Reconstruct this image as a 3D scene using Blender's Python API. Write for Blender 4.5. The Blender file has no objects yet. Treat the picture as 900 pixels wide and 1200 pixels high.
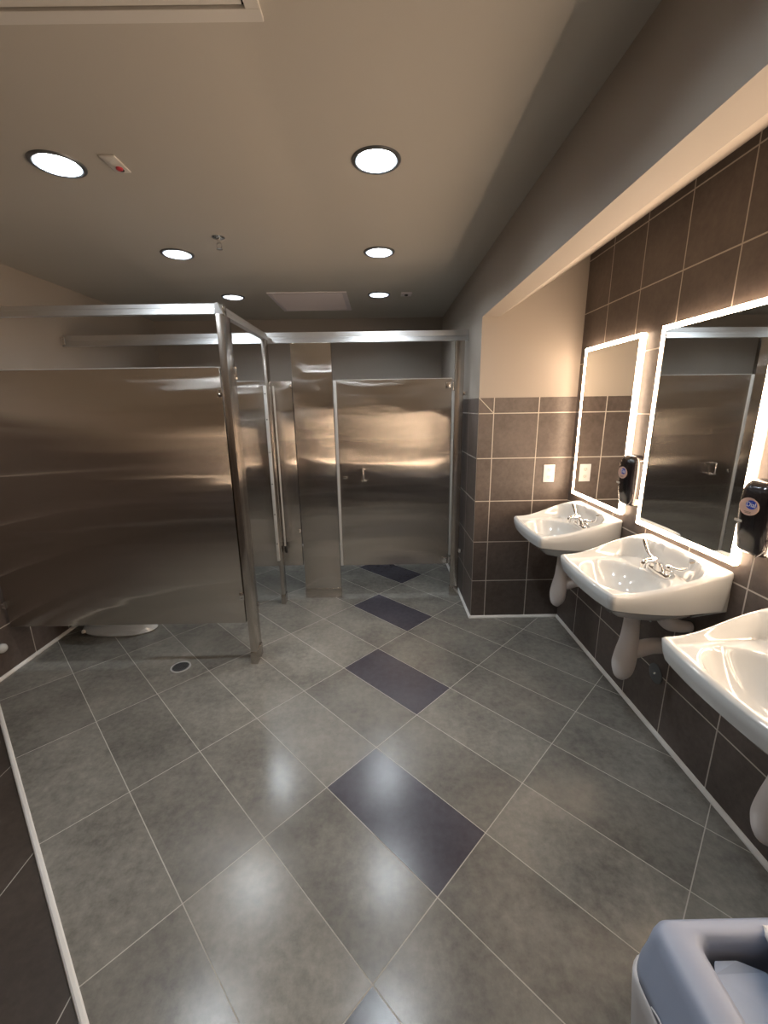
import bpy, bmesh, math, random
from mathutils import Vector, Matrix, noise
random.seed(7)
SC = bpy.context.scene
COL = SC.collection
PI = math.pi

# ------------------------------------------------------------------ camera
F_PX, PITCH, YAW, ROLL, EYE = 486.937, 0.247347, -0.0044828, -0.0156142, 1.63
cam_d = bpy.data.cameras.new('camera')
cam = bpy.data.objects.new('camera', cam_d); COL.objects.link(cam); SC.camera = cam
cam_d.sensor_fit = 'VERTICAL'; cam_d.sensor_height = 24.0
cam_d.lens = 24.0 * F_PX / 1200.0
cam_d.clip_start = 0.02
_r = Vector((math.cos(YAW), math.sin(YAW), 0)); _f = Vector((-math.sin(YAW), math.cos(YAW), 0)); _u = Vector((0, 0, 1))
_f2 = _f * math.cos(PITCH) - _u * math.sin(PITCH); _u2 = _u * math.cos(PITCH) + _f * math.sin(PITCH)
_r3 = _r * math.cos(ROLL) + _u2 * math.sin(ROLL); _u3 = _u2 * math.cos(ROLL) - _r * math.sin(ROLL)
cam.matrix_world = Matrix(((_r3.x, _u3.x, -_f2.x, 0), (_r3.y, _u3.y, -_f2.y, 0), (_r3.z, _u3.z, -_f2.z, EYE), (0, 0, 0, 1)))

# ------------------------------------------------------------------ world, exposure
w = bpy.data.worlds.new('world'); SC.world = w; w.use_nodes = True
w.node_tree.nodes['Background'].inputs[0].default_value = (0.5, 0.55, 0.6, 1)
w.node_tree.nodes['Background'].inputs[1].default_value = 0.05
SC.view_settings.view_transform = 'Standard'; SC.view_settings.look = 'None'
SC.view_settings.gamma = 1.0; SC.view_settings.use_curve_mapping = False
SC.view_settings.exposure = 0.74
DOWNLIGHT = 130.0; DOWN_COL = (0.88, 0.95, 1.0)
MIRROR_LIGHT = 27.0; MIRROR_COL = (1.0, 0.725, 0.50)
SC.cycles.use_denoising = True
SC.cycles.max_bounces = 10; SC.cycles.diffuse_bounces = 5; SC.cycles.glossy_bounces = 6
SC.cycles.sample_clamp_indirect = 6.0
SC.cycles.caustics_reflective = True

# ------------------------------------------------------------------ materials
def mat(name, col, rough=0.5, metal=0.0, spec=0.5, emit=None, strength=0.0, coat=0.0):
    m = bpy.data.materials.new(name); m.use_nodes = True
    b = m.node_tree.nodes['Principled BSDF']
    b.inputs['Base Color'].default_value = (*col, 1)
    b.inputs['Roughness'].default_value = rough
    b.inputs['Metallic'].default_value = metal
    b.inputs['Specular IOR Level'].default_value = spec
    b.inputs['Coat Weight'].default_value = coat
    if emit:
        b.inputs['Emission Color'].default_value = (*emit, 1)
        b.inputs['Emission Strength'].default_value = strength
    return m

def N(m, t, **kw):
    n = m.node_tree.nodes.new(t)
    for k, v in kw.items(): setattr(n, k, v)
    return n
def L(m, a, b): m.node_tree.links.new(a, b)

def noise_node(m, scale, detail=4, rough=0.55, vec_scale=(1, 1, 1), rot=(0, 0, 0)):
    tc = N(m, 'ShaderNodeTexCoord'); mp = N(m, 'ShaderNodeMapping'); no = N(m, 'ShaderNodeTexNoise')
    mp.inputs['Scale'].default_value = vec_scale; mp.inputs['Rotation'].default_value = rot
    no.inputs['Scale'].default_value = scale; no.inputs['Detail'].default_value = detail; no.inputs['Roughness'].default_value = rough
    L(m, tc.outputs['Object'], mp.inputs['Vector']); L(m, mp.outputs['Vector'], no.inputs['Vector'])
    return no

def tile_mat(name, dark, light, rough, scale=5.0, bump=0.12, isl=0.16, spec=0.5):
    m = mat(name, dark, rough, spec=spec); b = m.node_tree.nodes['Principled BSDF']
    n1 = noise_node(m, scale, 7, 0.62); n2 = noise_node(m, scale * 9, 5, 0.7)
    mix = N(m, 'ShaderNodeMath', operation='MULTIPLY_ADD'); mix.inputs[1].default_value = 0.45; L(m, n2.outputs['Fac'], mix.inputs[0]); 
    s = N(m, 'ShaderNodeMath', operation='MULTIPLY'); s.inputs[1].default_value = 0.55
    L(m, n1.outputs['Fac'], s.inputs[0]); L(m, s.outputs[0], mix.inputs[2])
    cr = N(m, 'ShaderNodeValToRGB'); cr.color_ramp.elements[0].position = 0.34; cr.color_ramp.elements[1].position = 0.66
    cr.color_ramp.elements[0].color = (*dark, 1); cr.color_ramp.elements[1].color = (*light, 1)
    L(m, mix.outputs[0], cr.inputs[0])
    geo = N(m, 'ShaderNodeNewGeometry'); hsv = N(m, 'ShaderNodeHueSaturation')
    mr = N(m, 'ShaderNodeMapRange'); mr.inputs['To Min'].default_value = 1 - isl; mr.inputs['To Max'].default_value = 1 + isl
    L(m, geo.outputs['Random Per Island'], mr.inputs['Value']); L(m, mr.outputs[0], hsv.inputs['Value'])
    L(m, cr.outputs[0], hsv.inputs['Color']); L(m, hsv.outputs[0], b.inputs['Base Color'])
    bp = N(m, 'ShaderNodeBump'); bp.inputs['Strength'].default_value = bump; bp.inputs['Distance'].default_value = 0.0006
    n3 = noise_node(m, 220, 3, 0.6)
    L(m, n3.outputs['Fac'], bp.inputs['Height']); L(m, bp.outputs['Normal'], b.inputs['Normal'])
    rr = N(m, 'ShaderNodeMapRange'); rr.inputs['To Min'].default_value = rough - 0.03; rr.inputs['To Max'].default_value = rough + 0.06
    L(m, n1.outputs['Fac'], rr.inputs['Value']); L(m, rr.outputs[0], b.inputs['Roughness'])
    return m

def paint_mat(name, col):
    m = mat(name, col, 0.62, spec=0.35); b = m.node_tree.nodes['Principled BSDF']
    n = noise_node(m, 260, 2, 0.5); bp = N(m, 'ShaderNodeBump'); bp.inputs['Strength'].default_value = 0.06; bp.inputs['Distance'].default_value = 0.003
    L(m, n.outputs['Fac'], bp.inputs['Height']); L(m, bp.outputs['Normal'], b.inputs['Normal'])
    return m

ANISO, AROT = 0.85, 0.25
def steel_mat(name, col=(0.60, 0.565, 0.53), rough=0.24, wave=0.50):
    m = mat(name, col, rough, 1.0); nt = m.node_tree
    g = N(m, 'ShaderNodeBsdfAnisotropic'); g.distribution = 'BECKMANN'
    g.inputs['Color'].default_value = (*col, 1); g.inputs['Roughness'].default_value = rough
    g.inputs['Anisotropy'].default_value = ANISO; g.inputs['Rotation'].default_value = AROT
    tg = N(m, 'ShaderNodeTangent'); tg.direction_type = 'RADIAL'; tg.axis = 'Z'; L(m, tg.outputs[0], g.inputs['Tangent'])
    n1 = noise_node(m, 1.0, 2, 0.45, (0.45, 0.45, 4.5)); n2 = noise_node(m, 1.0, 3, 0.6, (3, 3, 300))
    b1 = N(m, 'ShaderNodeBump'); b1.inputs['Strength'].default_value = 0.85 * wave; b1.inputs['Distance'].default_value = 0.016
    L(m, n1.outputs['Fac'], b1.inputs['Height']); L(m, b1.outputs['Normal'], g.inputs['Normal'])
    mr = N(m, 'ShaderNodeMapRange'); mr.inputs['To Min'].default_value = rough - 0.03; mr.inputs['To Max'].default_value = rough + 0.03
    L(m, n2.outputs['Fac'], mr.inputs['Value']); L(m, mr.outputs[0], g.inputs['Roughness'])
    nt.links.new(g.outputs[0], nt.nodes['Material Output'].inputs['Surface']); nt.nodes.remove(nt.nodes['Principled BSDF'])
    return m

M = dict(
    floor_tile=tile_mat('floor_tile', (0.116, 0.113, 0.102), (0.286, 0.276, 0.245), 0.21, 3.2, 0.16, 0.17),
    floor_accent=tile_mat('floor_accent', (0.040, 0.038, 0.049), (0.080, 0.077, 0.094), 0.21, 3.2, 0.16, 0.10),
    floor_brown=tile_mat('floor_brown', (0.036, 0.028, 0.023), (0.082, 0.065, 0.053), 0.40, 3.2, 0.2, 0.12),
    grout_floor=mat('grout_floor', (0.50, 0.48, 0.43), 0.8),
    wall_tile=tile_mat('wall_tile', (0.066, 0.052, 0.045), (0.142, 0.114, 0.100), 0.42, 3.4, 0.12, 0.10),
    grout_wall=mat('grout_wall', (0.62, 0.58, 0.52), 0.8),
    caulk=mat('caulk', (0.78, 0.77, 0.74), 0.5),
    paint=paint_mat('paint', (0.42, 0.375, 0.325)),
    paint_ceiling=paint_mat('paint_ceiling', (0.56, 0.53, 0.475)),
    steel=steel_mat('steel'),
    steel_rail=mat('steel_rail', (0.70, 0.71, 0.72), 0.44, 1.0),
    steel_post=mat('steel_post', (0.56, 0.52, 0.48), 0.24, 1.0),
    strip=mat('strip', (0.62, 0.62, 0.61), 0.38, 0.35),
    chrome=mat('chrome', (0.80, 0.80, 0.80), 0.08, 1.0),
    porcelain=mat('porcelain', (0.57, 0.595, 0.60), 0.10, coat=0.4),
    white=mat('white_plastic', (0.72, 0.70, 0.66), 0.4),
    vent=mat('vent', (0.82, 0.77, 0.79), 0.6),
    trim=mat('trim', (0.16, 0.17, 0.18), 0.35, 0.6),
    cone=mat('cone', (0.80, 0.82, 0.84), 0.2, 1.0),
    lamp=mat('lamp', (0.9, 0.9, 0.9), 0.5, emit=DOWN_COL, strength=DOWNLIGHT),
    led=mat('led', (0.9, 0.9, 0.9), 0.5, emit=MIRROR_COL, strength=MIRROR_LIGHT),
    led_side=mat('led_side', (0.9, 0.9, 0.9), 0.5, emit=MIRROR_COL, strength=MIRROR_LIGHT*0.22),
    mirror=mat('mirror', (0.84, 0.86, 0.86), 0.012, 1.0),
    black=mat('black_plastic', (0.012, 0.010, 0.011), 0.16),
    dark=mat('dark', (0.015, 0.015, 0.015), 0.5),
    grey_plastic=mat('grey_plastic', (0.50, 0.47, 0.43), 0.4),
    wrap=mat('wrap', (0.72, 0.69, 0.69), 0.55),
    bin=mat('bin', (0.30, 0.355, 0.475), 0.42),
    bin_flap=mat('bin_flap', (0.25, 0.33, 0.47), 0.45),
    bin_shade=mat('bin_shade', (0.03, 0.032, 0.04), 0.6),
    bag=mat('bag', (0.62, 0.62, 0.64), 0.45),
    red=mat('red', (0.55, 0.04, 0.06), 0.3),
    pink=mat('pink', (0.62, 0.42, 0.34), 0.4),
    blue=mat('blue', (0.02, 0.06, 0.42), 0.3),
    ink=mat('ink', (0.10, 0.08, 0.08), 0.6),
    paper=mat('paper', (0.75, 0.75, 0.75), 0.6),
)

# ------------------------------------------------------------------ helpers
def obj(name, bm, m, parent=None, smooth=False, loc=None):
    me = bpy.data.meshes.new(name)
    bmesh.ops.recalc_face_normals(bm, faces=bm.faces)
    bm.to_mesh(me); bm.free()
    for x in (m if isinstance(m, (list, tuple)) else [m]): me.materials.append(x)
    if smooth:
        for p in me.polygons: p.use_smooth = True
        if smooth != 'all':
            me.set_sharp_from_angle(angle=math.radians(smooth if smooth is not True else 38))
    o = bpy.data.objects.new(name, me); COL.objects.link(o)
    if parent: o.parent = parent
    if loc: o.location = loc
    return o
def struct(name, bm, m, smooth=False):
    o = obj(name, bm, m, smooth=smooth); o['kind'] = 'structure'; return o
def tag(o, label, cat, group=None):
    o['label'] = label; o['category'] = cat
    if group: o['group'] = group
    return o
def thing(name, label, cat, loc=(0, 0, 0), rz=0.0, group=None):
    o = bpy.data.objects.new(name, None); COL.objects.link(o); o.empty_display_size = 0.05
    o.location = loc; o.rotation_euler = (0, 0, rz)
    return tag(o, label, cat, group)
def copy_tree(o, parent=None):
    c = o.copy(); COL.objects.link(c)
    if parent: c.parent = parent
    for ch in list(o.children): copy_tree(ch, c)
    return c
def B(): return bmesh.new()
def box(bm, a, b, mi=0, bev=0.0, seg=2):
    x0, x1 = sorted((a[0], b[0])); y0, y1 = sorted((a[1], b[1])); z0, z1 = sorted((a[2], b[2]))
    t = bmesh.new()
    v = [t.verts.new(p) for p in ((x0,y0,z0),(x1,y0,z0),(x1,y1,z0),(x0,y1,z0),(x0,y0,z1),(x1,y0,z1),(x1,y1,z1),(x0,y1,z1))]
    for f in ((0,3,2,1),(4,5,6,7),(0,1,5,4),(1,2,6,5),(2,3,7,6),(3,0,4,7)): t.faces.new([v[i] for i in f])
    if bev: bmesh.ops.bevel(t, geom=t.edges[:], offset=bev, segments=seg, profile=0.5, affect='EDGES')
    merge(bm, t, mi); return bm
def merge(bm, t, mi=0, mtx=None):
    mp = {}
    for v in t.verts: mp[v] = bm.verts.new(mtx @ v.co if mtx else v.co)
    for f in t.faces:
        try:
            g = bm.faces.new([mp[v] for v in f.verts]); g.material_index = mi
        except ValueError: pass
    t.free()
def loft(bm, loops, mi=0, cap0=True, cap1=True, closed=True):
    rings = [[bm.verts.new(p) for p in lp] for lp in loops]
    n = len(rings[0])
    for a, b in zip(rings[:-1], rings[1:]):
        for i in range(n if closed else n - 1):
            j = (i + 1) % n
            f = bm.faces.new((a[i], a[j], b[j], b[i])); f.material_index = mi
    if cap0: bm.faces.new(rings[0][::-1]).material_index = mi
    if cap1: bm.faces.new(rings[-1]).material_index = mi
    return bm
def frame_at(d):
    d = d.normalized(); a = Vector((0, 0, 1)) if abs(d.z) < 0.9 else Vector((1, 0, 0))
    u = d.cross(a).normalized(); return u, d.cross(u).normalized()
def tube(bm, pts, r, n=12, mi=0, flat=None):
    pts = [Vector(p) for p in pts]; rs = r if isinstance(r, (list, tuple)) else [r] * len(pts)
    loops = []; u = None
    for i, p in enumerate(pts):
        d = (pts[min(i + 1, len(pts) - 1)] - pts[max(i - 1, 0)]).normalized()
        if u is None: u, v = frame_at(d)
        else:
            u = (u - d * u.dot(d)).normalized(); v = d.cross(u)
        fl = flat[i] if flat else 1.0
        loops.append([p + (u * math.cos(2*PI*k/n) * rs[i] + v * math.sin(2*PI*k/n) * rs[i] * fl) for k in range(n)])
    return loft(bm, loops, mi)
def smooth_path(pts, sub=6):
    pts = [Vector(p) for p in pts]; out = []
    for i in range(len(pts) - 1):
        p0 = pts[max(i-1, 0)]; p1 = pts[i]; p2 = pts[i+1]; p3 = pts[min(i+2, len(pts)-1)]
        for k in range(sub):
            t = k / sub
            out.append(0.5 * ((2*p1) + (-p0+p2)*t + (2*p0-5*p1+4*p2-p3)*t*t + (-p0+3*p1-3*p2+p3)*t**3))
    out.append(pts[-1]); return out
def lathe(bm, c, prof, n=28, axis='z', mi=0, cap0=True, cap1=True):
    c = Vector(c); loops = []
    for r, h in prof:
        lp = []
        for k in range(n):
            a = 2*PI*k/n; p, q = r*math.cos(a), r*math.sin(a)
            lp.append(c + (Vector((p, q, h)) if axis == 'z' else Vector((h, p, q)) if axis == 'x' else Vector((p, h, q))))
        loops.append(lp)
    return loft(bm, loops, mi, cap0, cap1)
def quad(bm, pts, mi=0):
    f = bm.faces.new([bm.verts.new(p) for p in pts]); f.material_index = mi; return f
def rrect(hx, hy, r, z, cx=0, cy=0, n=6):
    out = []
    for sx, sy, a0 in ((1, 1, 0), (-1, 1, PI/2), (-1, -1, PI), (1, -1, 1.5*PI)):
        for k in range(n + 1):
            a = a0 + PI/2 * k / n
            out.append(Vector((cx + sx*(hx-r) + r*math.cos(a), cy + sy*(hy-r) + r*math.sin(a), z)))
    return out
def clip(poly, n, d):            # keep n.p >= d
    out = []
    for i in range(len(poly)):
        a, b = poly[i], poly[(i+1) % len(poly)]
        da, db = n[0]*a[0]+n[1]*a[1]-d, n[0]*b[0]+n[1]*b[1]-d
        if da >= 0: out.append(a)
        if (da > 0 > db) or (da < 0 < db):
            t = da / (da - db); out.append((a[0]+(b[0]-a[0])*t, a[1]+(b[1]-a[1])*t))
    return out
def area(p):
    return abs(sum(p[i][0]*p[(i+1)%len(p)][1]-p[(i+1)%len(p)][0]*p[i][1] for i in range(len(p))))/2

# ------------------------------------------------------------------ room dimensions (metres)
XL, XR, XF = -2.419, 1.371, 0.686      # left wall, sink wall, far right wall / bulkhead face
YB, YN, YF = -0.75, 2.986, 4.85        # behind, alcove end wall, far wall
ZC, ZT, ZS = 2.56, 1.682, 2.20         # ceiling, wainscot top, bulkhead bottom
TP = 0.315                             # wall tile pitch
TH = 0.12
R2 = math.sqrt(0.5)
VK, VC = 0.0342, -0.0035               # threshold line v = VK*u + VC, with u, v = (x-y), (x+y) over sqrt2

# floor: diagonal 2:1 tiles
WV, WU, V0, U0 = 0.3085, 0.6128, 0.530*1.63, -0.385*1.63
bm = B()
quad(bm, [(XL-TH, YB-TH, -0.0012), (XR+TH, YB-TH, -0.0012), (XR+TH, YF+TH, -0.0012), (XL-TH, YF+TH, -0.0012)], 0)
G = 0.0018
accent = {(-1, 0), (-2, 2), (-3, 4), (-4, 6), (0, -2), (-5, 8)}
for iu in range(-16, 12):
    for iv in range(-14, 30):
        u0, u1 = U0 + iu*WU + G, U0 + (iu+1)*WU - G
        v0, v1 = V0 + iv*WV + G, V0 + (iv+1)*WV - G
        if v1 < -0.03: continue
        if v0 < 0: v0 = -0.20
        P = [((u+v)*R2, (v-u)*R2) for u, v in ((u0, v0), (u1, v0), (u1, v1), (u0, v1))]
        for n, d in (((1, 0), XL-0.05), ((-1, 0), -(XR+0.05)), ((0, 1), YB-0.05), ((0, -1), -(YF+0.05)), ((R2*(1-VK), R2*(1+VK)), VC)):
            if len(P) > 2: P = clip(P, n, d)
        if len(P) < 3 or area(P) < 1e-4: continue
        quad(bm, [(x, y, 0.0) for x, y in P], 2 if (iu, iv) in accent else 1)
# brown tiles past the threshold, laid square to the room
for ix in range(-8, 8):
    for iy in range(-4, 6):
        x0 = -0.919 + ix*0.434; y0 = -0.45 + iy*2.9
        P = [(x0+G, y0+G), (x0+0.434-G, y0+G), (x0+0.434-G, y0+2.9-G), (x0+G, y0+2.9-G)]
        for n, d in (((1, 0), XL-0.05), ((-1, 0), -(XR+0.05)), ((0, 1), YB-0.05), ((-R2*(1-VK), -R2*(1+VK)), -VC+0.01)):
            if len(P) > 2: P = clip(P, n, d)
        if len(P) < 3 or area(P) < 1e-4: continue
        quad(bm, [(x, y, 0.0) for x, y in P], 3)
struct('floor', bm, [M['grout_floor'], M['floor_tile'], M['floor_accent'], M['floor_brown']])

# raised edging strip along the threshold
bm = B()
def uv(u, v, z): return ((u+v)*R2, (v-u)*R2, z)
prof = [(-0.020, 0.0), (-0.018, 0.007), (-0.013, 0.010), (-0.004, 0.010), (0.001, 0.006), (0.001, 0.0)]
loft(bm, [[uv(uu, VK*uu+VC+dv, z) for dv, z in prof] for uu in (-3.34, 1.02)])
struct('trim_1', bm, M['caulk'])

# ceiling with round openings for the lamps
LAMPS = [(0.0, 1.90), (-1.234, 1.90), (0.008, 2.885), (-1.230, 2.870), (0.003, 3.885), (-1.240, 3.895), (0.0, 0.915)]  # last lamp is out of view, added to brighten the room
HOLE = 0.080
xs = sorted({XL-TH, -1.40, -1.08, -0.16, 0.16, XF+0.12}); ys = sorted({YB-TH, YF+TH} | {round(y+s*0.16, 3) for _, y in LAMPS[::2] for s in (-1, 1)})
bm = B()
for i in range(len(xs)-1):
    for j in range(len(ys)-1):
        x0, x1, y0, y1 = xs[i], xs[i+1], ys[j], ys[j+1]
        c = [l for l in LAMPS if x0 < l[0]-0.05 and l[0]+0.05 < x1 and y0 < l[1]-0.05 and l[1]+0.05 < y1]
        if not c: quad(bm, [(x0,y0,ZC),(x1,y0,ZC),(x1,y1,ZC),(x0,y1,ZC)]); continue
        cx, cy = c[0]; n = 48; inner = []; outer = []
        for k in range(n):
            a = 2*PI*k/n + PI/n; dx, dy = math.cos(a), math.sin(a)
            inner.append(bm.verts.new((cx+dx*HOLE, cy+dy*HOLE, ZC)))
            t = min((x1-cx)/dx if dx > 0 else (x0-cx)/dx if dx < 0 else 9, (y1-cy)/dy if dy > 0 else (y0-cy)/dy if dy < 0 else 9)
            outer.append(bm.verts.new((cx+dx*t, cy+dy*t, ZC)))
        corners = [(x1,y1),(x0,y1),(x0,y0),(x1,y0)]
        for k in range(n):
            a, b2 = outer[k], outer[(k+1) % n]
            vs = [inner[k], a]
            if abs(a.co.x-b2.co.x) > 1e-6 and abs(a.co.y-b2.co.y) > 1e-6:
                q = min(corners, key=lambda q: (q[0]-(a.co.x+b2.co.x)/2)**2+(q[1]-(a.co.y+b2.co.y)/2)**2)
                vs.append(bm.verts.new((q[0], q[1], ZC)))
            vs += [b2, inner[(k+1) % n]]
            bm.faces.new(vs)
quad(bm, [(XL-TH,YB-TH,ZC+0.16),(XF+0.12,YB-TH,ZC+0.16),(XF+0.12,YF+TH,ZC+0.16),(XL-TH,YF+TH,ZC+0.16)])
struct('ceiling', bm, M['paint_ceiling'])

# walls ------------------------------------------------------------
def tiled(bm, o, ud, a, b, j0, z0, z1, g=0.0032, nrm=(0, 0, 0)):
    """tiles on a wall: o = origin, ud = horizontal direction, a..b extent along it, j0 = a joint; nrm = towards the room"""
    o = Vector(o); ud = Vector(ud); nrm = Vector(nrm)
    def P(s, z, e): return o + ud*s + Vector((0, 0, z)) + nrm*e
    quad(bm, [P(a, z0, 0.001), P(b, z0, 0.001), P(b, z1, 0.001), P(a, z1, 0.001)], 1)
    k0 = math.floor((a-j0)/TP)
    s = j0 + k0*TP
    while s < b:
        s0, s1 = max(a, s), min(b, s+TP)
        k = 0
        while k*TP < z1 - 1e-6:
            q0, q1 = max(z0, k*TP), min(z1, (k+1)*TP)
            gl = g if s0 > a + 1e-6 else 0.001; gr = g if s1 < b - 1e-6 else 0.001
            gb = g if k else 0.0; gt = g if q1 < z1 - 1e-6 else 0.001
            if s1-s0 > 0.012 and q1-q0 > 0.01:
                quad(bm, [P(s0+gl, q0+gb, 0.002), P(s1-gr, q0+gb, 0.002), P(s1-gr, q1-gt, 0.002), P(s0+gl, q1-gt, 0.002)], 2)
            k += 1
        s += TP
WM = [M['paint'], M['grout_wall'], M['wall_tile']]
bm = B(); box(bm, (XL-TH, YB-TH, -0.002), (XL, YF+TH, ZC+0.16))
tiled(bm, (XL, 0, 0), (0, 1, 0), YB, YF, 2.580, 0, ZT, nrm=(1, 0, 0)); struct('wall_left', bm, WM)
bm = B(); box(bm, (XL, YF, -0.002), (XF, YF+TH, ZC+0.16))
tiled(bm, (0, YF, 0), (1, 0, 0), XL, XF, 0.793-TP, 0, ZT, nrm=(0, -1, 0)); struct('wall_far', bm, WM)
bm = B(); box(bm, (XL, YB-TH, -0.002), (XR, YB, ZC+0.16))
tiled(bm, (0, YB, 0), (1, 0, 0), XL, XR, 0.793, 0, ZT, nrm=(0, 1, 0)); struct('wall_near', bm, WM)
# sink wall, tiled up to the sloped soffit
bm = B(); box(bm, (XR, YB-TH, -0.002), (XR+TH, YN+TH, ZC+0.16))
tiled(bm, (XR, 0, 0), (0, 1, 0), YB, YN, 1.748, 0, ZC, nrm=(-1, 0, 0)); struct('wall_right', bm, WM)
# the block past the alcove: end wall of the alcove and far right wall
bm = B(); box(bm, (XF, YN, -0.002), (XR, YF+TH, ZC+0.16))
tiled(bm, (0, YN, 0), (1, 0, 0), XF, XR, 0.793, 0, ZT, nrm=(0, -1, 0))
tiled(bm, (XF, 0, 0), (0, 1, 0), YN, YF, YN+TP, 0, ZT, nrm=(-1, 0, 0))
a, b_ = Vector((XF, YN-0.0028, ZT)), Vector((0.793, YN-0.0028, 5*TP)); d = (b_-a).normalized(); nn = Vector((-d.z, 0, d.x))*0.0026
quad(bm, [a-nn, b_-nn, b_+nn, a+nn], 1)
struct('wall_alcove', bm, WM)
# bulkhead with a sloped underside
bm = B()
sec = [(XF, ZS), (0.80, ZS), (XR, ZC), (XR, ZC+0.16), (XF, ZC+0.16)]
loft(bm, [[(x, y, z) for x, z in sec] for y in (YB, YN)]); struct('wall_bulkhead', bm, M['paint'])

def skirting(name, p0, p1, nrm, h=0.020, t=0.012):
    bm = B(); p0, p1, nrm = Vector(p0), Vector(p1), Vector(nrm)
    pr = [(0, 0), (t*1.3, 0), (t*1.3, h*0.35), (t*0.5, h), (0, h)]
    loft(bm, [[p + nrm*(0.001+q) + Vector((0, 0, z)) for q, z in pr] for p in (p0, p1)])
    struct(name, bm, M['caulk'])
skirting('baseboard_right', (XR, YB, 0), (XR, YN, 0), (-1, 0, 0))
skirting('baseboard_alcove', (XF-0.011, YN, 0), (XR, YN, 0), (0, -1, 0))
skirting('baseboard_far_right', (XF, YN-0.011, 0), (XF, YF, 0), (-1, 0, 0))
skirting('baseboard_left', (XL, YB, 0), (XL, YF, 0), (1, 0, 0))
skirting('baseboard_far', (XL, YF, 0), (XF, YF, 0), (0, -1, 0))
skirting('baseboard_near', (XL, YB, 0), (XR, YB, 0), (0, 1, 0))

# ------------------------------------------------------------------ ceiling fittings
lamp_names = ['round recessed ceiling light nearest the camera in the right row',
              'round recessed ceiling light at the left, beside the white plate with a red dot',
              'round recessed ceiling light in the middle of the right row',
              'round recessed ceiling light beside the sprinkler head',
              'farthest round recessed ceiling light, between the ceiling vent and the small square sensor',
              'farthest round recessed ceiling light of the left row, left of the ceiling vent',
              'unseen round recessed ceiling light added overhead in the right row to brighten the room']
def make_lamp():
    t = thing('recessed_ceiling_light', lamp_names[0], 'ceiling light', (LAMPS[0][0], LAMPS[0][1], ZC))
    bm = B(); lathe(bm, (0,0,0), [(0.079, 0.002), (0.079, -0.004), (0.084, -0.007), (0.094, -0.005), (0.097, -0.0005), (0.097, 0.001)], 48, cap0=False, cap1=False)
    obj('trim_ring', bm, M['trim'], t, True)
    bm = B(); lathe(bm, (0,0,0), [(0.0795, -0.003), (0.074, 0.030), (0.068, 0.048)], 48, cap0=False, cap1=False)
    obj('reflector_cone', bm, M['cone'], t, True)
    bm = B(); lathe(bm, (0,0,0), [(0.069, 0.050), (0.069, 0.046), (0.060, 0.043), (0.03, 0.040)], 48)
    obj('lens', bm, M['lamp'], t, True)
    return t
lamp0 = make_lamp()
for i, (x, y) in enumerate(LAMPS):
    o = lamp0 if i == 0 else copy_tree(lamp0)
    o.location = (x, y, ZC); o['label'] = lamp_names[i]; o['group'] = 'recessed ceiling lights'

# vent grille
t = thing('ceiling_vent', 'rectangular perforated air vent flush in the ceiling above the stalls', 'vent', (-0.595, 4.10, ZC))
bm = B()
for a, c in (((-0.33,-0.33,0),(0.33,-0.30,-0.008)), ((-0.33,0.30,0),(0.33,0.33,-0.008)), ((-0.33,-0.30,0),(-0.30,0.30,-0.008)), ((0.30,-0.30,0),(0.33,0.30,-0.008))): box(bm, a, c)
obj('frame', bm, M['vent'], t)
bm = B(); box(bm, (-0.30,-0.30,0), (0.30,0.30,-0.003)); 
for k in range(29):
    y = -0.28 + k*0.02; box(bm, (-0.29, y-0.004, -0.003), (0.29, y+0.004, -0.005))
obj('grille', bm, M['vent'], t)
# access hatch
t = thing('access_hatch', 'pale square access hatch with a stepped frame in the ceiling at the top edge', 'hatch', (-0.595, 0.965, ZC))
bm = B()
for a, c in (((-0.325,-0.32,0),(0.325,-0.285,-0.010)), ((-0.325,0.285,0),(0.325,0.32,-0.010)), ((-0.325,-0.285,0),(-0.29,0.285,-0.010)), ((0.29,-0.285,0),(0.325,0.285,-0.010))): box(bm, a, c, bev=0.001)
obj('frame', bm, M['white'], t)
bm = B(); box(bm, (-0.284,-0.279,0), (0.284,0.279,-0.006), bev=0.001)
obj('door', bm, M['white'], t)
bm = B(); box(bm, (-0.29,-0.285,0), (0.29,0.285,-0.001)); obj('gap_sheet', bm, M['dark'], t)  # thin dark sheet showing in the slot around the hatch door
# strobe / sensor plates and sprinkler
t = thing('alarm_plate', 'small white ceiling plate with a red dot, beside the left near ceiling light', 'alarm', (-1.010, 1.897, ZC), 0.02)
bm = B(); box(bm, (-0.029,-0.058,0), (0.029,0.058,-0.006), bev=0.002); obj('plate', bm, M['white'], t, True)
bm = B(); lathe(bm, (0.002,0.022,-0.006), [(0.013,0), (0.012,-0.005), (0.005,-0.009)], 20); obj('lens', bm, M['red'], t, True)
bm = B(); lathe(bm, (0.002,0.033,-0.006), [(0.012,0), (0.012,-0.003)], 20); obj('socket', bm, M['dark'], t, True)
t = thing('sensor_plate', 'tiny square ceiling sensor with a dark centre right of the farthest ceiling light', 'sensor', (0.235, 3.875, ZC))
bm = B(); box(bm, (-0.045,-0.055,0), (0.045,0.055,-0.008), bev=0.002); obj('plate', bm, M['vent'], t, True)
bm = B(); lathe(bm, (0,0,-0.008), [(0.016,0), (0.013,-0.008)], 20); obj('lens', bm, M['dark'], t, True)
t = thing('sprinkler_head', 'brass and chrome pendant fire sprinkler hanging from the ceiling', 'sprinkler', (-0.885, 2.62, ZC))
bm = B(); lathe(bm, (0,0,0), [(0.036,0), (0.036,-0.003), (0.024,-0.010), (0.012,-0.012)], 28); obj('escutcheon', bm, M['chrome'], t, True)
bm = B(); tube(bm, [(0,0,-0.010),(0,0,-0.030)], 0.008)
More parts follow.
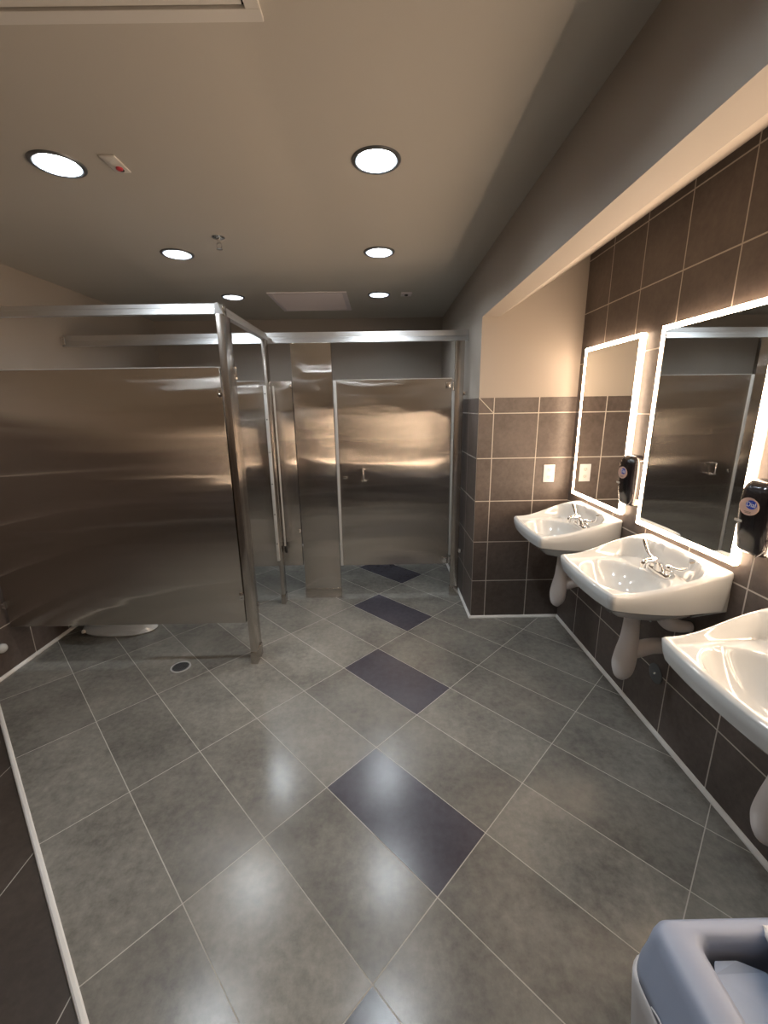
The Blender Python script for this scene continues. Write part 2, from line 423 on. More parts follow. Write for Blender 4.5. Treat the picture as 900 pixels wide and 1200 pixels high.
for s in (-1, 1): tube(bm, smooth_path([(s*0.007,0,-0.028),(s*0.014,0,-0.040),(s*0.010,0,-0.054),(0,0,-0.060)]), 0.0028, 8)
obj('frame', bm, M['chrome'], t, True)
bm = B(); lathe(bm, (0,0,-0.060), [(0.006,0.003),(0.017,0),(0.017,-0.0015),(0.004,-0.002)], 24); obj('deflector', bm, M['chrome'], t, True)

# ------------------------------------------------------------------ toilet stalls
YP, YR, XP = 2.42, 3.39, -0.838        # front panel face, rear row face, stall opening plane
# head rails
def rail(name, a, b_, z0, z1, label, axis, tk=0.036):
    bm = B(); h = z1 - z0
    pr = [(0, 0), (tk, 0), (tk, h*0.9), (tk*0.8, h), (tk*0.56, h), (h*0.22, h*0.62), (h*0.20+0.002, h*0.58), (h*0.16+0.002, h*0.44), (h*0.14, h*0.40), (0, h*0.02)]
    if axis == 'x': lp = [[(x, a[1]+q, z0+z) for q, z in pr] for x in (a[0], b_[0])]
    else: lp = [[(a[0]-q, y, z0+z) for q, z in pr] for y in (a[1], b_[1])]
    loft(bm, lp)
    t = thing(name, label, 'rail', (a[0], a[1], z0), group='overhead rails of the stalls')
    for v in bm.verts: v.co -= Vector(t.location)
    obj('bar', bm, M['steel_rail'], t)
    return t
r1 = rail('head_rail', (XL+0.002, YP), (-0.878, YP), 2.128, 2.183, 'horizontal silver rail above the large front stall panel', 'x')
r2 = rail('head_rail', (XP, YP+0.0), (XP, YR-0.002), 2.128, 2.183, 'silver overhead rail running away from the front post to the rear row', 'y')
r3 = rail('head_rail', (XL+0.012, YR), (XF-0.003, YR), 2.114, 2.192, 'long silver rail across the rear stall doors, left wall to right wall', 'x')
def bracket_box(parent, c, s, name='bracket'):
    bm = B(); box(bm, (c[0]-s[0], c[1]-s[1], c[2]-s[2]), (c[0]+s[0], c[1]+s[1], c[2]+s[2]), bev=0.002)
    for dz in (-0.5, 0.5):
        lathe(bm, (c[0], c[1]-s[1], c[2]+dz*s[2]), [(0.005, 0), (0.005, -0.003), (0.002, -0.005)], 10, axis='y')
    for v in bm.verts: v.co -= Vector(parent.location)
    return obj(name, bm, M['chrome'], parent, True)
bracket_box(r3, (XL+0.025, YR-0.006, 2.150), (0.018, 0.005, 0.030), 'wall_bracket')
bracket_box(r2, (XP+0.003, YP+0.03, 2.150), (0.004, 0.022, 0.026), 'corner_bracket')

def slab(x0, x1, y0, y1, z0, z1, bev=0.003):
    bm = B(); box(bm, (x0, y0, z0), (x1, y1, z1), bev=bev, seg=2); return bm
def off(bm, t):
    for v in bm.verts: v.co -= Vector(t.location)
    return bm
def part(name, bm, m, t, smooth=True): return obj(name, off(bm, t), m, t, smooth)

# large front panel
t = thing('partition_panel', 'wide brushed steel side panel of the near left stall, nearest the camera', 'partition panel', (-1.64, YP+0.012, 0.30))
part('panel', slab(-2.392, -0.885, YP, YP+0.025, 0.30, 1.856), M['steel'], t)
bm = B(); box(bm, (-2.392, YP-0.001, 1.856), (-0.885, YP+0.026, 1.860)); part('top_cap', bm, M['strip'], t)
for z in (1.722, 0.485):
    bracket_box(t, (-0.893, YP-0.004, z), (0.014, 0.004, 0.022))
    bracket_box(t, (-2.403, YP-0.004, 0.45 if z < 1 else z), (0.013, 0.004, 0.024))
# rear divider panel behind the left stall
t = thing('partition_panel', 'brushed steel panel closing the back of the left stall, seen between the two posts', 'partition panel', (-1.64, YR+0.012, 0.305))
part('panel', slab(-2.39, -0.875, YR, YR+0.025, 0.305, 1.838), M['steel'], t)
bm = B(); box(bm, (-2.39, YR-0.001, 1.838), (-0.875, YR+0.026, 1.842)); part('top_cap', bm, M['strip'], t)
bracket_box(t, (-2.403, YR-0.004, 1.70), (0.013, 0.004, 0.024))
t = thing('partition_panel', 'narrow brownish steel panel just left of the wide floor-length pilaster', 'partition panel', (-0.78, YR+0.02, 0.305))
part('panel', slab(-0.868, -0.692, YR+0.008, YR+0.033, 0.305, 1.838), M['steel'], t)
bracket_box(t, (-0.70, YR+0.004, 1.80), (0.010, 0.004, 0.012))
bracket_box(t, (-0.70, YR+0.004, 0.62), (0.010, 0.004, 0.012))

def pilaster(x0, x1, y0, y1, label, top, shoe=0.085, m='steel_post', name='stall_pilaster'):
    t = thing(name, label, 'post', ((x0+x1)/2, (y0+y1)/2, 0))
    part('post', slab(x0, x1, y0, y1, 0.004, top, 0.002), M[m], t)
    part('floor_shoe', slab(x0-0.003, x1+0.003, y0-0.003, y1+0.003, 0.0, shoe, 0.002), M[m], t)
    return t
t = pilaster(-0.876, XP, YP, YP+0.125, 'slim steel post at the near corner of the left stall, nearest the camera', 2.128)
t = pilaster(-0.872, XP-0.004, 3.275, 3.352, 'slim steel post behind the near one, standing at the far side of the stall opening', 2.128)
# stop strips with screw holes on the far post
bm = B(); box(bm, (-0.880, 3.262, 0.40), (-0.858, 3.274, 1.80), bev=0.001); s = part('stop_strip', bm, M['strip'], t)
for z in (0.55, 0.8, 1.05, 1.3, 1.55, 1.74):
    bm = B(); lathe(bm, (-0.869, 3.262, z), [(0.005, 0), (0.005, -0.002)], 10, axis='y'); part('screw', bm, M['dark'], t)
bm = B(); box(bm, (-0.833, 3.352, 0.50), (-0.822, 3.366, 1.80), bev=0.001); part('edge_strip', bm, M['strip'], t)
bm = B(); lathe(bm, (-0.822, 3.360, 0.47), [(0.010, -0.03), (0.014, -0.01), (0.014, 0.02), (0.007, 0.03)], 14); part('bumper', bm, M['dark'], t)
t = pilaster(-0.683, -0.372, YR, YR+0.032, 'wide floor-length steel pilaster left of the closed stall door', 2.114, 0.088, 'steel')
bm = B(); box(bm, (-0.366, YR-0.002, 0.30), (-0.345, YR+0.012, 1.838), bev=0.001); part('stop_strip', bm, M['strip'], t)
t = pilaster(0.585, 0.655, YR, YR+0.032, 'narrow steel pilaster between the closed stall door and the tiled wall', 2.114, 0.088)
bm = B(); box(bm, (0.5665, YR-0.002, 0.38), (0.584, YR+0.012, 1.745), bev=0.001); part('stop_strip', bm, M['strip'], t)
for z in (1.725, 0.42): bracket_box(t, (0.668, YR-0.004, z), (0.016, 0.004, 0.016))

# closed stall door
t = thing('stall_door', 'closed brushed steel stall door with a small chrome pull, in the rear row', 'door', (0.56, YR+0.015, 0.30))
part('panel', slab(-0.343, 0.562, YR+0.002, YR+0.027, 0.30, 1.838), M['steel'], t)
bm = B(); box(bm, (-0.343, YR+0.001, 1.838), (0.562, YR+0.028, 1.842)); part('top_cap', bm, M['strip'], t)
bm = B()
tube(bm, smooth_path([(-0.150, YR, 1.135), (-0.150, YR-0.030, 1.135), (-0.150, YR-0.040, 1.122), (-0.148, YR-0.040, 1.060), (-0.147, YR-0.030, 1.045), (-0.147, YR, 1.045)]), 0.0068, 10)
lathe(bm, (-0.150, YR, 1.135), [(0.013, 0.003), (0.013, -0.004), (0.006, -0.006)], 16, axis='y')
lathe(bm, (-0.147, YR, 1.045), [(0.013, 0.003), (0.013, -0.004), (0.006, -0.006)], 16, axis='y')
tube(bm, [(-0.168, YR-0.030, 1.046), (-0.120, YR-0.030, 1.046)], 0.004, 8)
part('door_pull', bm, M['chrome'], t)
bm = B(); box(bm, (-0.318, YR-0.006, 1.062), (-0.285, YR+0.002, 1.082), bev=0.002); tube(bm, [(-0.292, YR-0.004, 1.062), (-0.292, YR-0.004, 1.050)], 0.004, 8)
part('latch', bm, M['chrome'], t)
for z, n in ((1.790, 'hinge'), (0.335, 'hinge')):
    bm = B(); box(bm, (0.515, YR-0.006, z-0.022), (0.562, YR+0.002, z+0.022), bev=0.002)
    box(bm, (0.562, YR-0.010, z-0.010), (0.583, YR-0.002, z+0.010), bev=0.002)
    tube(bm, [(0.572, YR-0.010, z-0.034), (0.572, YR-0.010, z+0.034)], 0.008, 12)
    for dz in (-0.012, 0.012): lathe(bm, (0.530, YR-0.006, z+dz), [(0.005, 0), (0.004, -0.003)], 10, axis='y')
    part(n, bm, M['chrome'], t)

# open stall door, swung in behind the front panel
t = thing('stall_door', 'open steel door of the left stall, seen edge-on behind the near post', 'door', (-0.862, 2.56, 0.36))
part('panel', slab(-1.52, -0.845, 2.549, 2.574, 0.36, 1.80), M['steel_post'], t)
for z in (1.835, 0.34):
    bm = B(); box(bm, (-0.866, 2.552, z-0.025), (-0.835, 2.572, z+0.025), bev=0.003); tube(bm, [(-0.842, 2.560, z-0.035), (-0.842, 2.560, z+0.035)], 0.008, 12)
    part('hinge', bm, M['chrome'] if z < 1 else M['steel_post'], t)

# toilet
def ell(cx, cy, z, rx, ry, n=32, egg=0.0):
    return [Vector((cx + rx*math.cos(2*PI*k/n), cy + ry*math.sin(2*PI*k/n)*(1 - egg*math.cos(2*PI*k/n)), z)) for k in range(n)]
t = thing('toilet', 'white floor-standing toilet inside the left stall, only its foot showing under the panel', 'toilet', (-2.05, 2.90, 0))
bm = B()
loft(bm, [ell(0.02, 0, 0, 0.27, 0.115, egg=-0.12), ell(0.02, 0, 0.012, 0.283, 0.122, egg=-0.12), ell(0.02, 0, 0.03, 0.275, 0.116, egg=-0.12), ell(0.03, 0, 0.10, 0.235, 0.098), ell(0.04, 0, 0.20, 0.235, 0.108),
          ell(0.05, 0, 0.30, 0.255, 0.150, egg=0.1), ell(0.06, 0, 0.37, 0.275, 0.180, egg=0.12), ell(0.06, 0, 0.395, 0.272, 0.178, egg=0.12), ell(0.06, 0, 0.39, 0.22, 0.135, egg=0.12), ell(0.06, 0, 0.25, 0.13, 0.08), ell(0.06, 0, 0.20, 0.05, 0.04)])
box(bm, (-0.365, -0.12, 0.20), (-0.16, 0.12, 0.385), bev=0.03, seg=3)
obj('bowl', bm, M['porcelain'], t, True)
bm = B(); loft(bm, [ell(0.06, 0, z, 0.28*s, 0.185*s, egg=0.12) for z, s in ((0.398, 0.985), (0.402, 1.0), (0.412, 1.0), (0.417, 0.98))] + [ell(0.06, 0, z, 0.28*s, 0.185*s, egg=0.12) for z, s in ((0.417, 0.70), (0.400, 0.68))], cap0=False, cap1=False)
obj('seat', bm, M['white'], t, True)
bm = B(); tube(bm, smooth_path([(-0.36, 0, 0.75), (-0.30, 0, 0.75), (-0.27, 0, 0.72), (-0.27, 0, 0.38)]), 0.014, 14); lathe(bm, (-0.27, 0, 0.72), [(0.03, -0.03), (0.034, 0), (0.034, 0.05), (0.02, 0.07)], 20)
obj('flush_valve', bm, M['chrome'], t, True)
for s in (-1, 1):
    bm = B(); lathe(bm, (-0.20, s*0.085, 0.026), [(0.014, 0), (0.014, 0.012), (0.006, 0.022)], 14); obj('bolt_cap', bm, M['white'], t, True)

# floor drain
t = thing('floor_drain', 'round metal floor drain grate set in the tiles below the front panel', 'drain', (-1.335, 2.40, 0.001))
bm = B(); lathe(bm, (0,0,0), [(0.062, -0.001), (0.062, 0.0025), (0.052, 0.0025), (0.052, 0.001)], 40, cap0=False, cap1=False); obj('ring', bm, M['strip'], t, True)
bm = B(); lathe(bm, (0,0,0), [(0.052, 0.0004), (0.052, 0.0008)], 40); obj('cup', bm, M['dark'], t)
bm = B()
for k in range(-3, 4):
    hw = math.sqrt(max(0.051**2-(k*0.0145)**2, 0))
    box(bm, (-hw, k*0.0145-0.0024, 0.0009), (hw, k*0.0145+0.0024, 0.0024)); box(bm, (k*0.0145-0.0024, -hw, 0.0009), (k*0.0145+0.0024, hw, 0.0022))
obj('grate', bm, M['trim'], t)
# white wall bumper at the left edge
t = thing('wall_bumper', 'small white rounded fitting low on the left wall, cut by the photo edge', 'bumper', (XL+0.003, 2.335, 0.20))
bm = B(); lathe(bm, (0,0,0), [(0.034, 0), (0.034, 0.004), (0.030, 0.008)], 24, axis='x'); obj('base_plate', bm, M['chrome'], t, True)
bm = B(); lathe(bm, (0,0,0), [(0.026, 0.008), (0.030, 0.02), (0.028, 0.032), (0.018, 0.042), (0.005, 0.046)], 24, axis='x'); obj('pad', bm, M['porcelain'], t, True)

# ------------------------------------------------------------------ lit mirrors
def make_mirror():
    t = thing('lighted_mirror', '', 'mirror')
    hw, hz, dp, bw = 0.305, 0.479, 0.025, 0.022
    bm = B()
    def ring(w_, h_, x): return [Vector((x, s*w_, q*h_)) for s, q in ((-1,-1),(1,-1),(1,1),(-1,1))]
    loft(bm, [ring(hw-0.004, hz-0.004, 0.004-0.006), ring(hw, hz, -0.007), ring(hw, hz, -dp+0.003)], cap0=False, cap1=False)
    obj('lit_edge', bm, M['led_side'], t)
    bm = B()
    loft(bm, [ring(hw, hz, -dp+0.003), ring(hw, hz, -dp), ring(hw-bw, hz-bw, -dp), ring(hw-bw, hz-bw, -dp+0.002)], cap0=False, cap1=False)
    obj('light_border', bm, M['led'], t)
    bm = B(); box(bm, (-dp+0.001, -hw+bw-0.001, -hz+bw-0.001), (-dp+0.006, hw-bw+0.001, hz-bw+0.001)); obj('glass', bm, M['mirror'], t)
    bm = B(); box(bm, (-0.001, -hw+0.05, -hz+0.05), (-0.012, hw-0.05, hz-0.05)); obj('backing', bm, M['dark'], t)
    return t
mir_lab = ['lit rectangular mirror nearest the alcove end wall, above the farthest sink',
           'lit rectangular mirror above the middle sink, reflecting the closed stall door',
           'unseen lit rectangular mirror added for its glow above the nearest visible sink',
           'unseen lit rectangular mirror added beside the camera to brighten the room']
MY = (2.568, 1.788, 1.008, 0.228)  # the two nearest mirrors are out of view, added for their light
m0 = make_mirror()
for i, y in enumerate(MY):
    o = m0 if i == 0 else copy_tree(m0)
    o.location = (XR-0.003-(0.006 if i == 1 else 0), y, 1.499); o.rotation_euler.z = 0.018 if i == 1 else 0; o['label'] = mir_lab[i]; o['group'] = 'lit mirrors over the sinks'

# ------------------------------------------------------------------ sinks
def sst(a, b_, x):
    t = min(1, max(0, (x-a)/(b_-a))); return t*t*(3-2*t)
def make_basin():
    bm = B(); NX, NY, D = 60, 72, 0.474
    def hw(t):                                    # half width against distance from the wall
        h = 0.276 - 0.030*sst(0.30, 1.0, t)
        r = 0.022; q = (t-(1-r/D))/(r/D)
        if q > 0: h -= r*(1 - math.sqrt(max(0, 1-q*q)))
        if t < 0.05: h -= 0.012*(1-t/0.05)
        return h
    def bow(s): return 1.0 - 0.030*abs(s)**2.4
    def rimz(t): return 0.887 + 0.096*(1 - sst(-0.02, 0.92, t))
    top = []
    for i in range(NX+1):
        row = []
        for j in range(NY+1):
            t, s = i/NX, -1 + 2*j/NY
            x, y = t*D*bow(s), s*hw(t)
            h = hw(t); de = min(h-abs(y), (D*bow(s)-x)*0.9)
            # ridge along the wall curves round the tap deck
            back = x - (0.035 + 0.09*abs(s)**3.0)
            da = de - 0.014; hh = max(0.0, 0.05 - abs(da-back))/0.05; dd = min(da, back) - hh*hh*0.05*0.25
            k = sst(0.0, 0.020, dd)
            deck = 0.868 + 0.012*sst(0.16, 0.05, x)
            ex, ey = (x-0.290)/0.150, y/0.205
            r = math.sqrt(ex*ex + ey*ey)
            bowl = deck - 0.130*(1 - min(1, r)**3.0)
            z = rimz(t)*(1-k) + bowl*k
            z -= 0.006*sst(0.010, 0.0, de)
            row.append(Vector((-x, y, z)))
        top.append(row)
    V = [[bm.verts.new(p) for p in row] for row in top]
    for i in range(NX):
        for j in range(NY): bm.faces.new((V[i][j], V[i+1][j], V[i+1][j+1], V[i][j+1]))
    # skirt, inset underside belly
    idx = [(i, 0) for i in range(NX+1)] + [(NX, j) for j in range(1, NY+1)] + [(i, NY) for i in range(NX-1, -1, -1)] + [(0, j) for j in range(NY-1, 0, -1)]
    def under(x, y):                               # height of the lower edge
        f = sst(0.55, 1.0, x/D); return 0.820 - 0.0*f
    prev = [V[i][j] for i, j in idx]
    base = [top[i][j] for i, j in idx]
    for q in (0.06, 0.5, 0.94, 1.0):
        ring = []
        for p in base:
            lo = 0.815 - 0.018*math.sin(min(1, -p.x/D)*PI)
            front = sst(0.75, 1.0, -p.x/D)
            lo -= 0.010*front*(1 - min(1, abs(p.y)/0.25)**2)
            ins = 0.010*q*q + (0.014 if q == 1.0 else 0)
            c = Vector((-0.22, 0, 0)); d = Vector((c.x-p.x, c.y-p.y, 0)); d = d.normalized() if d.length else d
            if p.x > -1e-6: d = Vector((0, d.y, 0))*0
            out = Vector((p.x, p.y, p.z+(lo-p.z)*q)) + d*(ins - 0.004*(q > 0.02)) + d*0.006*front*q*q
            out.x = min(out.x, 0)
            ring.append(bm.verts.new(out))
        n = len(ring)
        for k in range(n): bm.faces.new((prev[k], prev[(k+1) % n], ring[(k+1) % n], ring[k]))
        prev = ring
    rb = [v.co.copy() for v in prev]
    for sc, dz in ((0.90, -0.022), (0.72, -0.062), (0.45, -0.096), (0.15, -0.108)):
        ring = [bm.verts.new((-0.235 + (p.x+0.235)*sc, p.y*sc, p.z+dz)) for p in rb]; n = len(ring)
        for k in range(n): bm.faces.new((prev[k], prev[(k+1) % n], ring[(k+1) % n], ring[k]))
        prev = ring
    bm.faces.new(prev)
    return bm
def make_sink():
    t = thing('wall_hung_sink', '', 'sink')
    obj('basin', make_basin(), M['porcelain'], t, 50)
    bm = B(); lathe(bm, (-0.28, 0, 0.7355), [(0.024, -0.003), (0.024, 0.002), (0.019, 0.003), (0.017, 0.0), (0.012, 0.0)], 24); obj('drain', bm, M['chrome'], t, True)
    # tap: deck plate, body, spout, two wrist blades
    f = bpy.data.objects.new('faucet', None)
    bm = B()
    loft(bm, [rrect(0.026, 0.074, 0.024, z, -0.100, 0) for z in (0.872, 0.886)] + [rrect(0.022, 0.070, 0.021, 0.892, -0.100, 0)])
    loft(bm, [rrect(0.024, 0.028, 0.018, 0.890, -0.104, 0), rrect(0.021, 0.022, 0.016, 0.912, -0.108, 0), rrect(0.016, 0.016, 0.013, 0.926, -0.116, 0)])
    tube(bm, smooth_path([(-0.104, 0, 0.908), (-0.128, 0, 0.928), (-0.152, 0, 0.936), (-0.178, 0, 0.932), (-0.186, 0, 0.918)]), 0.0115, 14)
    tube(bm, [(-0.186, 0, 0.924), (-0.187, 0, 0.904)], 0.0125, 14)
    fo = obj('faucet', bm, M['chrome'], t, True)
    for s in (-1, 1):
        bm = B()
        lathe(bm, (-0.100, s*0.052, 0.890), [(0.019, 0), (0.017, 0.018), (0.013, 0.022), (0.013, 0.030), (0.016, 0.033), (0.015, 0.040), (0.006, 0.043)], 20)
        pts = smooth_path([(-0.100, s*0.052, 0.925), (-0.098, s*0.080, 0.926), (-0.092, s*0.115, 0.934), (-0.086, s*0.142, 0.952), (-0.088, s*0.156, 0.975), (-0.090, s*0.160, 0.986)])
        n = len(pts); tube(bm, pts, [0.006 + 0.006*(k/(n-1)) for k in range(n)], 12, flat=[1.0-0.55*(k/(n-1)) for k in range(n)])
        obj('tap_handle', bm, M['chrome'], fo, True)
    # wrapped drain pipe and supply hoses
    bm = B()
    def wr(pts, r): 
        P = smooth_path(pts, 7); R = [v.x for v in smooth_path([(q, 0, 0) for q in r], 7)]
        tube(bm, P, R, 18)
    wr([(-0.200, 0, 0.735), (-0.200, 0, 0.66), (-0.200, 0.0, 0.56), (-0.206, 0, 0.47), (-0.212, 0, 0.40), (-0.212, 0, 0.350), (-0.208, 0, 0.322)], [0.034, 0.035, 0.038, 0.048, 0.050, 0.036, 0.010])
    wr([(-0.205, 0, 0.46), (-0.170, 0, 0.475), (-0.130, 0.0, 0.49), (-0.085, 0, 0.50), (-0.04, 0, 0.50), (-0.004, 0, 0.50)], [0.030, 0.036, 0.038, 0.036, 0.036, 0.038])
    for v in bm.verts:
        d = noise.noise(v.co*14)*0.006; v.co += Vector((d, d*0.7, 0))
    obj('wrapped_trap', bm, M['wrap'], t, 'all')
    for s in (-1, 1):
        bm = B()
        P = smooth_path([(-0.100, s*0.06, 0.80), (-0.125, s*0.075, 0.735), (-0.110, s*0.10, 0.685), (-0.06, s*0.105, 0.665), (-0.004, s*0.105, 0.66)], 7)
        tube(bm, P, [0.022+0.010*math.sin(k/(len(P)-1)*PI) for k in range(len(P))], 14)
        obj('wrapped_supply', bm, M['wrap'], t, 'all')
    bm = B(); tube(bm, [(-0.004, 0.165, 0.560), (-0.045, 0.165, 0.560)], 0.009, 12); lathe(bm, (-0.045, 0.165, 0.560), [(0.015, 0.008), (0.018, 0), (0.015, -0.010)], 16, axis='x'); lathe(bm, (-0.003, 0.165, 0.560), [(0.024, 0), (0.020, -0.005)], 20, axis='x')
    obj('stop_valve', bm, M['chrome'], t, True)
    return t
sink_lab = ['white wall-hung sink farthest away, beside the alcove end wall',
            'white wall-hung sink in the middle of the row, under the mirror reflecting the stall door',
            'white wall-hung sink nearest the camera, cut by the right edge of the photo',
            'unseen white wall-hung sink added under the added mirror beside the camera']
s0 = make_sink()
for i, y in enumerate((2.535, 1.765, 0.975, 0.195)):  # last sink is out of view, added to go with the last mirror
    o = s0 if i == 0 else copy_tree(s0)
    o.location = (XR-0.002, y, 0); o['label'] = sink_lab[i]; o['group'] = 'wall-hung sinks'

# cleanout cover
t = thing('cleanout_cover', 'round dull metal cover plate low on the tiled wall below the sinks', 'cover plate', (XR-0.003, 1.825, 0.305))
bm = B(); lathe(bm, (0,0,0), [(0.050, 0), (0.050, -0.002), (0.046, -0.004), (0.010, -0.005)], 32, axis='x'); obj('plate', bm, M['trim'], t, True)
bm = B(); lathe(bm, (-0.005,0,0), [(0.007, 0), (0.006, -0.003), (0.002, -0.004)], 12, axis='x'); obj('screw', bm, M['chrome'], t, True)

# outlet
t = thing('wall_outlet', 'ivory duplex power outlet on the alcove end wall', 'outlet', (1.213, YN-0.003, 1.146))
bm = B(); box(bm, (-0.040, -0.006, -0.063), (0.040, 0, 0.063), bev=0.002); obj('cover_plate', bm, M['paper'], t, True)
for s in (-1, 1):
    bm = B(); loft(bm, [[(0.0165*math.cos(2*PI*k/24), y, s*0.026 + max(-0.0145, min(0.0145, 0.0165*math.sin(2*PI*k/24)))) for k in range(24)] for y in (-0.006, -0.008)])
    r = obj('receptacle', bm, M['white'], t)
    bm = B()
    for x in (-0.0065, 0.0065): box(bm, (x-0.0011, -0.0085, s*0.026-0.002), (x+0.0011, -0.0079, s*0.026+0.006))
    lathe(bm, (0, -0.0079, s*0.026-0.008), [(0.0022, 0), (0.0022, -0.0006)], 10, axis='y'); obj('slots', bm, M['ink'], r)

# ------------------------------------------------------------------ soap dispensers
def text_mesh(s, size):
    c = bpy.data.curves.new('letters', 'FONT'); c.body = s; c.size = size; c.align_x = 'CENTER'; c.align_y = 'CENTER'; c.extrude = 0.0004
    o = bpy.data.objects.new('letters', c); COL.objects.link(o)
    me = bpy.data.meshes.new_from_object(o.evaluated_get(bpy.context.evaluated_depsgraph_get()))
    bm = B(); bm.from_mesh(me); bpy.data.objects.remove(o); bpy.data.curves.remove(c); bpy.data.meshes.remove(me)
    return bm
def make_dispenser():
    t = thing('soap_dispenser', '', 'soap dispenser')
    # side profile (x out of the wall, z), lofted across the width
    bm = B(); box(bm, (0, -0.060, -0.125), (-0.048, 0.060, 0.118), bev=0.008, seg=3); obj('back_housing', bm, M['grey_plastic'], t, True)
    bm = B(); loops = []
    prof = [(-0.128, 0.030, 0.050), (-0.126, 0.042, 0.054), (-0.112, 0.052, 0.059), (-0.075, 0.056, 0.061), (-0.070, 0.058, 0.062), (-0.02, 0.064, 0.064), (0.05, 0.068, 0.065), (0.095, 0.066, 0.063), (0.118, 0.058, 0.058), (0.131, 0.044, 0.050), (0.137, 0.024, 0.038)]
    for z, d, h in prof:
        lp = []
        for k in range(25):
            a = PI*k/24; e = 0.45
            cx, sy = math.sin(a), math.cos(a)
            lp.append(Vector((-0.024 - d*abs(cx)**e*1.0 + 0.0, h*(abs(sy)**0.75)*(1 if sy > 0 else -1), z)))
        lp += [Vector((-0.022, -h, z)), Vector((-0.022, h, z))]
        loops.append(lp)
    loft(bm, loops); obj('front_cover', bm, M['black'], t, 60)
    bm = B(); box(bm, (-0.030, -0.0605, -0.055), (-0.010, -0.0612, 0.045)); lb = obj('side_label', bm, M['paper'], t)
    bm = B()
    for k in range(9): box(bm, (-0.027, -0.0613, -0.048+k*0.010), (-0.013-0.004*(k % 3 == 1), -0.0616, -0.045+k*0.010))
    obj('print_lines', bm, M['grey_plastic'], lb)
    # oval emblem
    XE = -0.0925
    bm = B(); loft(bm, [[(x, 0.038*math.cos(2*PI*k/40), 0.045+0.031*math.sin(2*PI*k/40)) for k in range(40)] for x in (XE+0.008, XE)])
    e = obj('emblem', bm, M['pink'], t)
    bm = B(); loft(bm, [[(x, -0.010+0.022*math.cos(2*PI*k/40), 0.053+0.0155*math.sin(2*PI*k/40)) for k in range(40)] for x in (XE, XE-0.0006)])
    obj('blue_oval', bm, M['blue'], e)
    tm = text_mesh('Dial', 0.024)
    mt = Matrix(((0, 0, -1, XE-0.0011), (-1, 0, 0, -0.010), (0, 1, 0, 0.053), (0, 0, 0, 1)))
    bm = B(); merge(bm, tm, 0, mt); obj('lettering', bm, M['paper'], e)
    bm = B()
    for k in range(2): box(bm, (XE-0.0002, -0.014, 0.026-k*0.004), (XE-0.0006, 0.014-0.004*k, 0.0275-k*0.004))
    obj('small_print', bm, M['ink'], e)
    bm = B(); box(bm, (-0.0855, 0.020, -0.018), (-0.0885, 0.052, -0.009), bev=0.001); obj('sensor_window', bm, M['grey_plastic'], t)
    bm = B(); tube(bm, smooth_path([(-0.060, -0.0615, -0.060), (-0.066, -0.0615, -0.100), (-0.074, -0.045, -0.127)]), 0.0022, 8); obj('edge_trim', bm, M['chrome'], t, True)
    return t
disp_lab = ['black oval-fronted soap dispenser between the two far mirrors', 'black soap dispenser at the right edge of the photo, beside the middle mirror']
d0 = make_dispenser()
for i, y in enumerate((2.176, 1.397)):
    o = d0 if i == 0 else copy_tree(d0)
    o.location = (XR-0.003, y, 1.230); o['label'] = disp_lab[i]; o['group'] = 'wall soap dispensers'

# ------------------------------------------------------------------ waste bin
t = thing('waste_bin', 'blue-grey plastic waste bin with an open swing lid, in the bottom right corner', 'waste bin', (0.672, 0.330, 0))
hx, hy = 0.225, 0.245
bm = B(); loft(bm, [rrect(0.165, 0.185, 0.04, 0.0), rrect(0.170, 0.190, 0.045, 0.01), rrect(0.205, 0.222, 0.05, 0.575), rrect(0.212, 0.230, 0.05, 0.585), rrect(0.212, 0.230, 0.05, 0.60), rrect(0.200, 0.218, 0.045, 0.60), rrect(0.165, 0.183, 0.04, 0.03)])
obj('body', bm, M['bin'], t, True)
bm = B(); lps = []
for z, e in ((0.33, 0.006), (0.40, 0.010), (0.50, 0.009), (0.56, 0.008), (0.600, 0.008), (0.607, 0.004), (0.602, -0.010)):
    k = (z/0.6)
    lp = rrect(0.168+0.044*min(1,k)+e, 0.188+0.042*min(1,k)+e, 0.05, z)
    lp = [p + Vector((p.x, p.y, 0)).normalized()*0.006*noise.noise(Vector((p.x*22, p.y*22, z*5))) + Vector((0, 0, (0.02*noise.noise(Vector((p.x*15, p.y*15, 3)))) if z == 0.33 else 0)) for p in lp]
    lps.append(lp)
loft(bm, lps, cap0=False, cap1=False); obj('liner_bag', bm, M['bag'], t, 'all')
bm = B()
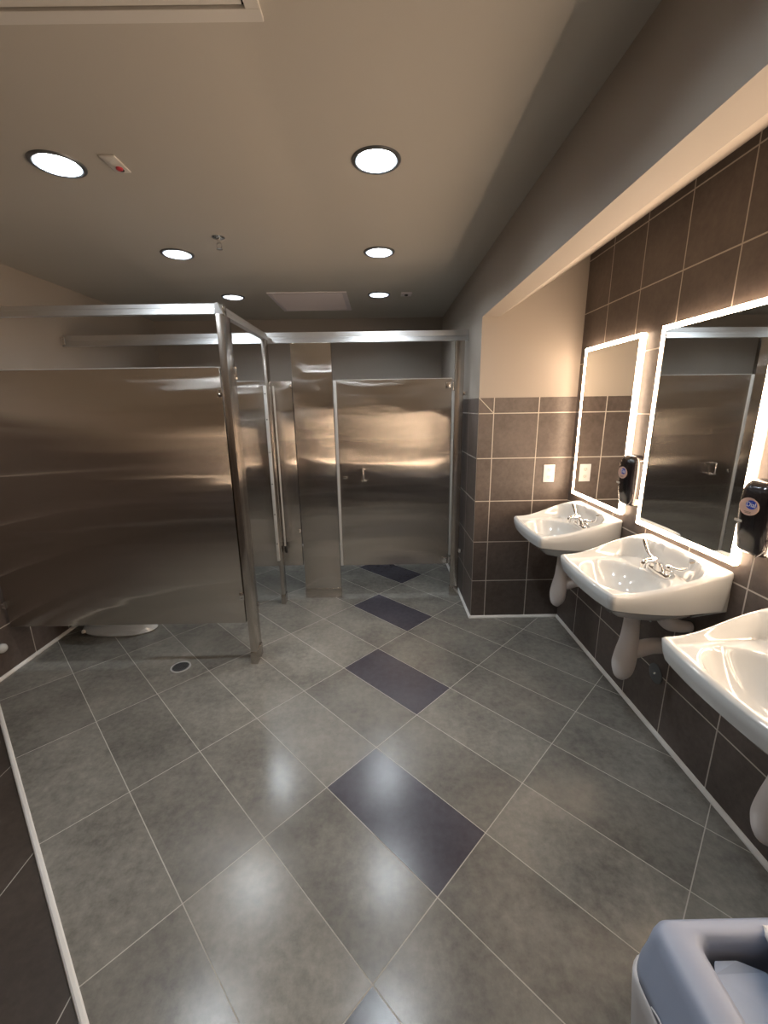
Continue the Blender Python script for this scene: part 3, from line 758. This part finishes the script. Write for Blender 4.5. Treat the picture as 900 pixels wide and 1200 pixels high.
loft(bm, [rrect(0.214, 0.232, 0.05, 0.602, n=10), rrect(0.218, 0.236, 0.052, 0.606, n=10), rrect(0.214, 0.240, 0.054, 0.622, n=10), rrect(0.203, 0.238, 0.045, 0.645, n=10), rrect(0.192, 0.237, 0.036, 0.675, n=10), rrect(0.186, 0.234, 0.032, 0.690, n=10), rrect(0.174, 0.225, 0.028, 0.700, n=10),
          rrect(0.132, 0.209, 0.026, 0.700, n=10), rrect(0.122, 0.202, 0.024, 0.696, n=10), rrect(0.117, 0.198, 0.022, 0.682, n=10), rrect(0.115, 0.196, 0.022, 0.640, n=10), rrect(0.114, 0.195, 0.022, 0.612, n=10)], cap0=False, cap1=False)
obj('lid_frame', bm, M['bin'], t, 60)
bm = B()
fl = [(-0.106, -0.180, 0.0), (-0.108, 0.168, 0.0), (-0.094, 0.186, 0.0), (-0.055, 0.186, 0.0), (-0.010, 0.176, -0.012), (0.050, 0.060, -0.030), (0.075, -0.02, -0.038), (0.075, -0.180, -0.038), (-0.020, -0.180, -0.010), (-0.055, -0.180, 0.0)]
loft(bm, [[Vector((x, y, 0.666+z-d)) for x, y, z in fl] for d in (0.0, 0.006)])
bmesh.ops.triangulate(bm, faces=[f for f in bm.faces if len(f.verts) > 4])
obj('swing_flap', bm, M['bin_flap'], t)
bm = B(); box(bm, (-0.128, -0.186, 0.50), (0.128, 0.186, 0.504)); obj('painted_shadow_sheet', bm, M['bin_shade'], t)  # near-black sheet, shade inside the bin put in as colour
bm = B(); tube(bm, smooth_path([(-0.219, 0.155, 0.612), (-0.2205, 0.140, 0.622), (-0.219, 0.125, 0.622), (-0.217, 0.112, 0.632), (-0.212, 0.095, 0.640), (-0.208, 0.06, 0.640), (-0.208, 0.0, 0.640)]), 0.0016, 8); obj('bag_tie', bm, M['bag'], t, True)
# paper towel caught in the opening
bm = B(); bmesh.ops.create_icosphere(bm, subdivisions=4, radius=0.045)
for v in bm.verts: v.co *= 1 + 0.45*noise.noise(v.co*34) + 0.2*noise.noise(v.co*80)
for v in bm.verts: v.co = Vector((v.co.x*0.8, v.co.y*1.3, v.co.z*0.8))
tag(obj('paper_towel', bm, M['paper'], None, False, (0.703, 0.480, 0.690)), 'crumpled white paper towel in the opening of the waste bin', 'paper towel')
